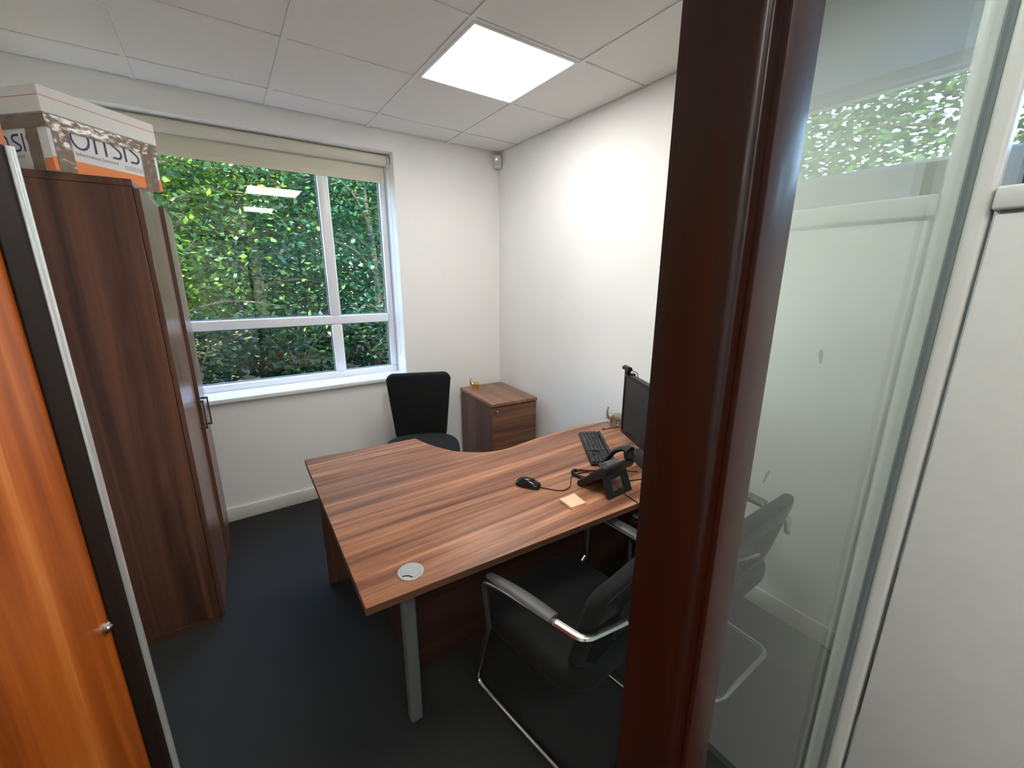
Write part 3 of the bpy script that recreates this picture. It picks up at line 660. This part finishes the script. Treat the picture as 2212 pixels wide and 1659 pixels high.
def elephant(loc, rotz, s, mat, label):
    t = thing('elephant_figurine', label, 'figurine', loc, rotz)
    m = MB()
    body = [(-.030, .010), (-.026, .016), (-.012, .0185), (.004, .0185), (.016, .016), (.024, .012)]
    rings = [[(x, r * math.cos(R(a)) * .85, .036 + r * math.sin(R(a)) + (.002 if x > 0 else 0)) for a in range(0, 360, 30)] for x, r in body]
    m.loft(rings); m.ball((.030, 0, .046), .0135, 12, 1, .9, 1.05)
    m.tube(spline([(.036, 0, .046), (.046, 0, .050), (.051, 0, .062), (.050, 0, .080), (.046, 0, .094)], 5), [.0066 - .0034 * k / 20 for k in range(21)], 8)
    m.xf(Matrix.Scale(s, 4)); m.build('body', mat, t)
    for sx, sy in ((-.020, -.009), (-.020, .009), (.014, -.009), (.014, .009)):
        MB().tube([(sx, sy, .030), (sx, sy, .012), (sx, sy, 0)], [.0075, .0058, .0062], 9).xf(Matrix.Scale(s, 4)).build('leg', mat, t)
    for sy in (-1, 1):
        MB().ball((.022, sy * .014, .046), .012, 10, .75, .22, 1.0).xf(Matrix.Scale(s, 4)).build('ear', mat, t)
        MB().tube([(.040, sy * .006, .040), (.050, sy * .008, .041), (.056, sy * .008, .046)], [.002, .0016, .0008], 6).xf(Matrix.Scale(s, 4)).build('tusk', mat, t)
    MB().tube([(-.030, 0, .044), (-.036, 0, .036), (-.037, 0, .026)], [.002, .0015, .0022], 6).xf(Matrix.Scale(s, 4)).build('tail', mat, t)
    return t
elephant((-.372, -.19, .701), 200, 1.2, GOLD, 'small gold elephant figurine standing on the drawer pedestal')
elephant((-.135, -1.528, .730), 178, 1.45, PEWTER, 'small silver grey elephant figurine on the desk behind the monitor')

# ------------------------------------------------------------------ monitor
# local: screen faces -Y, x to the viewer's right of the screen
mo = thing('monitor', 'black flat monitor on a stand at the right end of the desk', 'monitor', (-.415, -1.955, .730), 0)
mo.rotation_euler = (0, 0, math.atan2(-.896, -.444))
MWd, MZ0, MZ1 = .268, .055, .390
MB().box(-MWd, MWd, 0, .030, MZ0, MZ1).map(lambda x, y, z: (x, y, z)).build('casing', BLKPL, mo, bevel=.006, seg=3)
bz = MB(); b_ = .014
bz.box(-MWd, MWd, -.006, 0, MZ0, MZ0 + .022).box(-MWd, MWd, -.006, 0, MZ1 - b_, MZ1).box(-MWd, -MWd + b_, -.006, 0, MZ0 + .022, MZ1 - b_).box(MWd - b_, MWd, -.006, 0, MZ0 + .022, MZ1 - b_)
bz.build('bezel', BLKGL, mo, bevel=.001, seg=1)
MB().box(-MWd + b_, MWd - b_, -.002, 0, MZ0 + .022, MZ1 - b_).build('screen', plain('dark_screen', (0.020, 0.021, 0.022), .38), mo)
MB().box(-.10, .10, .03, .055, .12, .32).build('back_housing', BLKPL, mo, bevel=.008)
MB().box(-.035, .035, .055, .085, .008, .27).build('stand_neck', BLKPL, mo, bevel=.006)
MB().prism(rrect(.25, .19, .03, 5, (0, .05)), 0, .010).build('stand_base', BLKPL, mo, bevel=.002)
MB().box(.185, .191, -.0068, -.006, MZ0 + .008, MZ0 + .013).build('power_light', WHITEP, mo)
# webcam on the monitor
wc = thing('webcam', 'small black webcam clipped on top of the monitor', 'webcam', mo.matrix_basis @ Vector((-.232, .0, MZ1)), 0)
wc.rotation_euler = mo.rotation_euler
MB().tube([(-.034, -.006, .034), (.030, -.006, .034)], .0135, 16).build('body', BLKPL, wc)
MB().lathe([(.002, 0), (.0085, 0), (.0085, .004), (.006, .005), (.002, .003)], 14).xf(Matrix.Translation((-.028, -.018, .034)) @ Matrix.Rotation(R(90), 4, 'X')).build('lens', BLKGL, wc)
MB().box(-.014, .014, -.016, .006, .001, .026).box(-.014, .014, .030, .036, -.030, .004).box(-.014, .014, -.008, .036, .0005, .005).build('clip', BLKPL, wc, bevel=.001, seg=1)
MB().tube(spline([(.024, .004, .030), (.036, .022, .020), (.040, .036, .002), (.042, .038, -.10)], 6), .0022, 6).build('cable', BLKPL, wc)

# ------------------------------------------------------------------ keyboard
K0 = Vector((-.436, -1.539)); K1 = Vector((-.675, -1.877))
kd = (K1 - K0).normalized(); kb_mid = (Vector((-.436, -1.539)) + Vector((-.336, -1.572)) + K1 + Vector((-.553, -1.897))) / 4
kb = thing('keyboard', 'black wired keyboard lying in front of the monitor', 'keyboard', (kb_mid.x, kb_mid.y, .730), 0)
kb.rotation_euler = (0, 0, math.atan2(kd.y, kd.x) )
KL, KW = .212, .064
MB().prism(rrect(2 * KL, 2 * KW, .008), 0, .013).map(lambda x, y, z: (x, y, z + (.006 * (y + KW) / (2 * KW) if z > .005 else 0))).build('base', BLKPL, kb, bevel=.002, seg=2)
ks = MB()
def key(x0, x1, y0, y1):
    h0 = .014 + .006 * (y0 + KW) / (2 * KW); t = .0016
    vs = [(x0, y0, h0), (x1, y0, h0), (x1, y1, h0 + .001), (x0, y1, h0 + .001)] + [(x0 + t, y0 + t, h0 + .007), (x1 - t, y0 + t, h0 + .007), (x1 - t, y1 - t, h0 + .008), (x0 + t, y1 - t, h0 + .008)]
    ks.add(vs, [(0, 3, 2, 1), (4, 5, 6, 7), (0, 1, 5, 4), (1, 2, 6, 5), (2, 3, 7, 6), (3, 0, 4, 7)])
rows = [(-.057, [1.25, 1.25, 1.25, 6.25, 1.25, 1.25, 1.25, 1.25]), (-.0385, [2.25] + [1] * 10 + [2.75]), (-.020, [1.75] + [1] * 11 + [2.25]), (-.0015, [1.5] + [1] * 12 + [1.5]), (.017, [1] * 13 + [2]), (.0425, [1] * 13 + [2])]
u = .0183
for y, ws in rows:
    x = -KL + .008
    for w in ws:
        key(x + .0008, x + w * u - .0008, y, y + .0165); x += w * u
for y in (-.057, .017, -.0015, .0425):
    for k in range(3):
        if y == -.057 or y != -.057: key(-KL + .290 + k * u + .0008, -KL + .290 + (k + 1) * u - .0008, y, y + .0165)
key(-KL + .290 + u + .0008, -KL + .290 + 2 * u - .0008, -.0385, -.022)
for y in (-.057, -.0385, -.020, -.0015, .017, .0425):
    for k in range(4): key(-KL + .347 + k * u * .94 + .0006, -KL + .347 + (k + 1) * u * .94 - .0006, y, y + .0165)
ko = ks.build('keys', KEYC, kb); ko['kind'] = 'stuff'

# ------------------------------------------------------------------ mouse
ms = thing('mouse', 'black wired mouse on the desk left of the phone', 'mouse', (-1.045, -1.842, .730), 0)
md = Vector((-1.010, -1.893)) - Vector((-1.075, -1.790)); ms.rotation_euler = (0, 0, math.atan2(md.y, md.x))
mp = []
for k, x in enumerate((-.057, -.050, -.036, -.016, .008, .030, .046, .054)):
    w = (.012, .022, .0285, .0305, .0290, .0280, .0255, .018)[k]; h = (.010, .022, .032, .037, .035, .028, .020, .012)[k]
    mp.append([(x, w * math.cos(R(a)), .002 + max(0, math.sin(R(a))) ** .8 * h * (1 if math.sin(R(a)) > 0 else 0)) for a in range(0, 360, 20)])
MB().loft(mp).build('body', BLKGL, ms, ang=60)
MB().tube([(.020, -.0045, .030), (.020, .0045, .030)], .008, 12).build('scroll_wheel', BLKPL, ms)
pts = [(-1.020, -1.880), (-.975, -1.945), (-.945, -1.965), (-.900, -1.955), (-.860, -1.915), (-.815, -1.885), (-.72, -1.90), (-.62, -1.96), (-.54, -2.03)]
im = ms.matrix_basis.inverted()
MB().tube(spline([im @ Vector((x, y, .733)) for x, y in pts], 6), .0022, 6).build('cable', BLKPL, ms)

# ------------------------------------------------------------------ desk phone (faces the far side of the desk)
ph = thing('desk_phone', 'black desk phone on a tilted stand with coiled cord', 'telephone', (-.765, -2.035, .730), 2)
# side profile in (y,z): front tip at +y, rising toward -y
sl = [(.080, .004), (.072, .000), (.060, .001), (-.070, .098), (-.080, .122), (-.074, .136), (-.060, .136), (.078, .022)]
def slab(x0, x1, prof): return MB().prism(prof, x0, x1, Matrix(((0, 0, 1, 0), (1, 0, 0, 0), (0, 1, 0, 0), (0, 0, 0, 1))))
slab(-.098, .085, sl).build('body', BLKPL, ph, bevel=.003, seg=2)
# stand: sloping frame with a window
Ms = Matrix.Translation((0, -.030, .078)) @ Matrix.Rotation(R(-32), 4, 'X') @ Matrix.Rotation(R(90), 4, 'X')
fo = MB(); fw, fh = .076, .100
for (a, b, c, d) in ((-fw, -.034, -fh, 0), (.034, fw, -fh, 0), (-.034, .034, -fh, -.072), (-.034, .034, -.024, 0)):
    fo.box(a, b, c, d, -.005, .005)
fo.xf(Matrix.Translation((-.008, -.047, .086)) @ Matrix.Rotation(R(65), 4, 'X')).build('stand', BLKPL, ph, bevel=.002, seg=1)
ty = lambda s_: Vector((0, .072 - .140 * s_, .027 + .114 * s_))
MB().box(-.060, .040, -.040, .040, 0, .004).xf(Matrix.Translation(ty(.55) + Vector((-.02, 0, .002))) @ Matrix.Rotation(R(-39), 4, 'X')).build('keypad_panel', BLKGL, ph, bevel=.001, seg=1)
MB().box(-.045, .030, -.022, .022, 0, .020).xf(Matrix.Translation(ty(.80) + Vector((-.02, 0, .002))) @ Matrix.Rotation(R(-30), 4, 'X')).build('display', plain('grey_lcd', (0.14, 0.15, 0.15), .25), ph, bevel=.001, seg=1)
hp = spline([ty(.02) + Vector((.064, .004, .022)), ty(.18) + Vector((.064, .006, .040)), ty(.5) + Vector((.064, .012, .058)), ty(.85) + Vector((.064, .010, .050)), ty(1.02) + Vector((.064, 0, .030))], 5)
nh = len(hp)
hs = MB().tube(hp, [0.0150 + .0115 * abs(2 * k / (nh - 1) - 1) ** 2.2 for k in range(nh)], 12, flat=.72).build('handset', BLKPL, ph)
for s_ in (.06, .96): MB().tube([ty(s_) + Vector((.064, .004, .030)), ty(s_) + Vector((.064, -.004, .004))], [.020, .022], 14).build('handset_cup', BLKPL, hs)
def coil(path, r, turns, wire, n=10):
    P = spline(path, 20); L = len(P); out = []
    N = turns * n
    for k in range(N + 1):
        s_ = k / N * (L - 1); i = min(L - 2, int(s_)); p = P[i].lerp(P[i + 1], s_ - i); d = (P[i + 1] - P[i]).normalized()
        a = d.cross(Vector((0, 0, 1))).normalized(); b = a.cross(d); t = 2 * math.pi * k / n
        out.append(p + a * r * math.cos(t) + b * r * math.sin(t))
    return MB().tube(out, wire, 5)
ci = ph.matrix_basis.inverted()
cpts = [(-.700, -1.952, .748), (-.735, -1.900, .738), (-.775, -1.860, .738), (-.800, -1.862, .738), (-.815, -1.885, .738), (-.810, -1.920, .738), (-.785, -1.958, .738), (-.775, -1.972, .740)]
coil([ci @ Vector(p) for p in cpts], .0060, 56, .0019, 9).build('coiled_cord', BLKPL, ph)
MB().tube(spline([ci @ Vector(p) for p in ((-.735, -2.075, .735), (-.752, -2.115, .7325), (-.760, -2.16, .7325), (-.766, -2.199, .7325), (-.767, -2.2105, .728), (-.767, -2.212, .66), (-.76, -2.18, .50))], 6), .0022, 6).build('cable', BLKPL, ph)
MB().tube(spline([ci @ Vector(p) for p in ((-.66, -2.06, .7325), (-.62, -2.075, .7325), (-.56, -2.10, .7325), (-.48, -2.14, .7325))], 6), .0020, 6).build('cable', BLKPL, ph)

# usb lead lying by the monitor
ul = MB().tube(spline([(.0, 0, .0035), (.05, -.014, .003), (.09, -.032, .003), (.14, -.045, .003)], 6), .002, 6).build('usb_cable', BLKPL, None, loc=(-.240, -1.540, .730))
tag(ul, 'short black cable end with a metal plug on the desk beside the keyboard', 'cable')
MB().box(-.018, 0, -.004, .004, .001, .008).xf(Matrix.Rotation(R(-15), 4, 'Z')).build('plug_grip', BLKPL, ul, bevel=.001, seg=1)
MB().box(-.031, -.018, -.003, .003, .0022, .0068).xf(Matrix.Rotation(R(-15), 4, 'Z')).build('plug', CHROME, ul)

# sticky notes
sn = thing('sticky_note_pad', 'small pad of peach sticky notes on the desk near the phone', 'note pad', (-.985, -2.062, .730), -5)
for k, (z0, z1, m_, dx, ro) in enumerate(((0, .0035, NOTE2, .002, 2), (.0035, .0065, NOTE, 0, 0), (.0065, .0095, NOTE2, .001, -1), (.0095, .0125, NOTE, 0, 1))):
    vs = MB(); N = 6
    g = [(-.038 + .076 * i / N, -.038 + .076 * j / N) for j in range(N + 1) for i in range(N + 1)]
    cl = lambda x, y: .0045 * max(0, (x + y) / .076) ** 2 * (k == 3) + .0015 * max(0, (x - y) / .076) ** 2 * (k == 1)
    top = [(x, y, z1 - .0004 + cl(x, y)) for x, y in g]; bot = [(x, y, z0 + cl(x, y)) for x, y in g]
    fs = [(j * (N + 1) + i, j * (N + 1) + i + 1, (j + 1) * (N + 1) + i + 1, (j + 1) * (N + 1) + i) for j in range(N) for i in range(N)]
    off = len(g); rim = [i for i in range(N)] + [N + (N + 1) * j for j in range(N)] + [(N + 1) * (N + 1) - 1 - i for i in range(N)] + [(N + 1) * (N - j) for j in range(N)]
    sd = [(rim[q] + off, rim[(q + 1) % len(rim)] + off, rim[(q + 1) % len(rim)], rim[q]) for q in range(len(rim))]
    vs.add(top + bot, fs + [tuple(i + off for i in q[::-1]) for q in fs] + sd)
    vs.xf(Matrix.Translation((dx, 0, 0)) @ Matrix.Rotation(R(ro), 4, 'Z')).build('paper_block', m_, sn, ang=50)

# ------------------------------------------------------------------ visitor chairs (front = +Y)
vc = thing('visitor_chair', 'black visitor chair with chrome arms tucked under the desk front', 'chair', (-1.147, -2.22, 0), 8.5, 'visitor chairs in front of the desk')
tr = .0135
sled = fillet([(-.272, .121, .45), (-.208, .290, tr + .004), (-.208, -.29, tr), (.208, -.29, tr), (.208, .290, tr + .004), (.272, .121, .45)], .05, 6)
MB().tube(sled, tr, 10).build('sled_base', CHROME, vc)
for s_ in (-1, 1):
    MB().tube(fillet([(s_ * .272, .121, .44), (s_ * .288, .128, .635), (s_ * .284, .05, .652), (s_ * .262, -.165, .652)], .035, 6), .0135, 10).build('arm_tube', CHROME, vc)
    MB().tube([(s_ * .272, .121, .452), (s_ * .20, .121, .40), (s_ * .10, .121, .385)], .011, 10).build('seat_bracket', CHROME, vc)
    ap = []
    for k in range(11):
        t = k / 10; y = .105 - .265 * t; x = s_ * (.286 - .022 * t); w = .0255 * (1 - .45 * (1 - t) ** 3 - .12 * t ** 6); z = .667 + .005 * math.sin(math.pi * t)
        ap.append([(x + w * math.cos(R(a)), y, z + .0075 * math.sin(R(a))) for a in range(0, 360, 30)])
    MB().loft(ap).build('arm_pad', plain('grey_black_arm_pad', (0.060, 0.060, 0.060), .42), vc)
    br = []
    for q in fillet([(s_ * .262, -.150, .652), (s_ * .250, -.258, .652), (s_ * .115, -.307, .660)], .03, 5):
        br.append(q)
    MB().tube(br, [.013] + [.013] * (len(br) - 2) + [.011], 8, flat=.75).build('back_bracket', CHROME, vc)
so2 = rrect(.475, .490, .115, 8, (0, -.005))
st_ = pad(so2, .355, .465, .042, .010)
def dish(x, y, z):
    t = max(0.0, (-y - .10) / .15)
    return (x * (1 - .06 * t), y, z + .012 * t * t - (.030 * max(0, (y - .14) / .10) ** 2 if z > .40 else 0))
st_.map(dish).build('seat', BLKFAB2, vc)
bo = rrect(1, 1, .15, 8)
b2 = []
for p in bo:
    t = p[1] + .5; w = .425 + .045 * math.sin(math.pi * min(1, t * .9)); b2.append((p[0] * w, p[1] * .338))
bk2 = pad(b2, -.022, .022, .020, .004)
def cb(x, y, z):
    t = (y + .19) / .375
    return (x, -.205 - .038 * math.sin(math.pi * min(1, t)) - .080 * t ** 2.4 + .75 * x * x * (.5 + .5 * (1 - t)) - z, 0.622 + y)
bk2.map(cb).build('backrest', BLKFAB2, vc)
bs = pad([(p[0] * .86, p[1] * .86) for p in b2], -.004, .004, .0035, .0).map(lambda x, y, z: cb(x, y, z + .021)); bs.build('back_shell', BLKPL, vc)
dup(vc, (-.475, -2.30, 0), 0, 'black visitor chair nearest the right wall, seen through the glass')

# ------------------------------------------------------------------ motion sensor in the corner
pr = thing('motion_sensor', 'white motion sensor high in the corner of the room', 'sensor', (-.028, -.028, 2.498), 0)
pr.rotation_euler = (0, 0, R(-45))
rg = []
for z, w, d, rr in ((0, .026, .030, .012), (.012, .032, .040, .014), (.045, .033, .044, .014), (.085, .033, .040, .012), (.098, .031, .032, .010)):
    rg.append([(p[0], p[1], z) for p in rrect(2 * w, d, rr, 4, (0, -d / 2 + .012))])
MB().loft(rg).build('body', WHITEP, pr)
MB().box(-.022, .022, -.0345, -.029, .018, .050).build('lens', plain('milky_plastic', (0.62, 0.62, 0.60), .35), pr, bevel=.004)
MB().ball((-.004, -.033, .064), .0032, 8).build('indicator_light', emit('orange_led', (1.0, 0.35, 0.12), 6), pr)

# ------------------------------------------------------------------ steel cabinet in the corridor, with carton on top
sc = thing('steel_cabinet', 'tall pale grey steel cabinet beside the glass partition', 'cabinet', (-.636, -3.4475, 0), 0)
MB().box(-.226, .22, -.45, .452, .05, 1.729).build('body', CAB, sc, bevel=.004)
MB().box(-.232, .228, -.456, .458, 1.735, 1.776).build('top_panel', CAB, sc, bevel=.005, seg=3)
MB().box(-.22, .215, -.445, .447, 1.727, 1.738).build('shadow_gap', GASK, sc)
MB().box(-.21, .20, -.43, .43, 0, .05).build('plinth', GASK, sc)
cb_ = thing('carton', 'slim brown cardboard carton standing on the grey steel cabinet', 'box', (-.72, -3.050, 1.776), 0)
MB().box(0, .27, 0, .048, 0, .085).build('body', CARD, cb_, bevel=.002)
MB().box(-.002, .012, -.001, .049, 0, .087).build('edge_tape', plain('dark_brown_tape', (0.05, 0.03, 0.02), .5), cb_)
MB().box(.014, .268, .001, .047, .085, .089).build('flap', CARD, cb_)
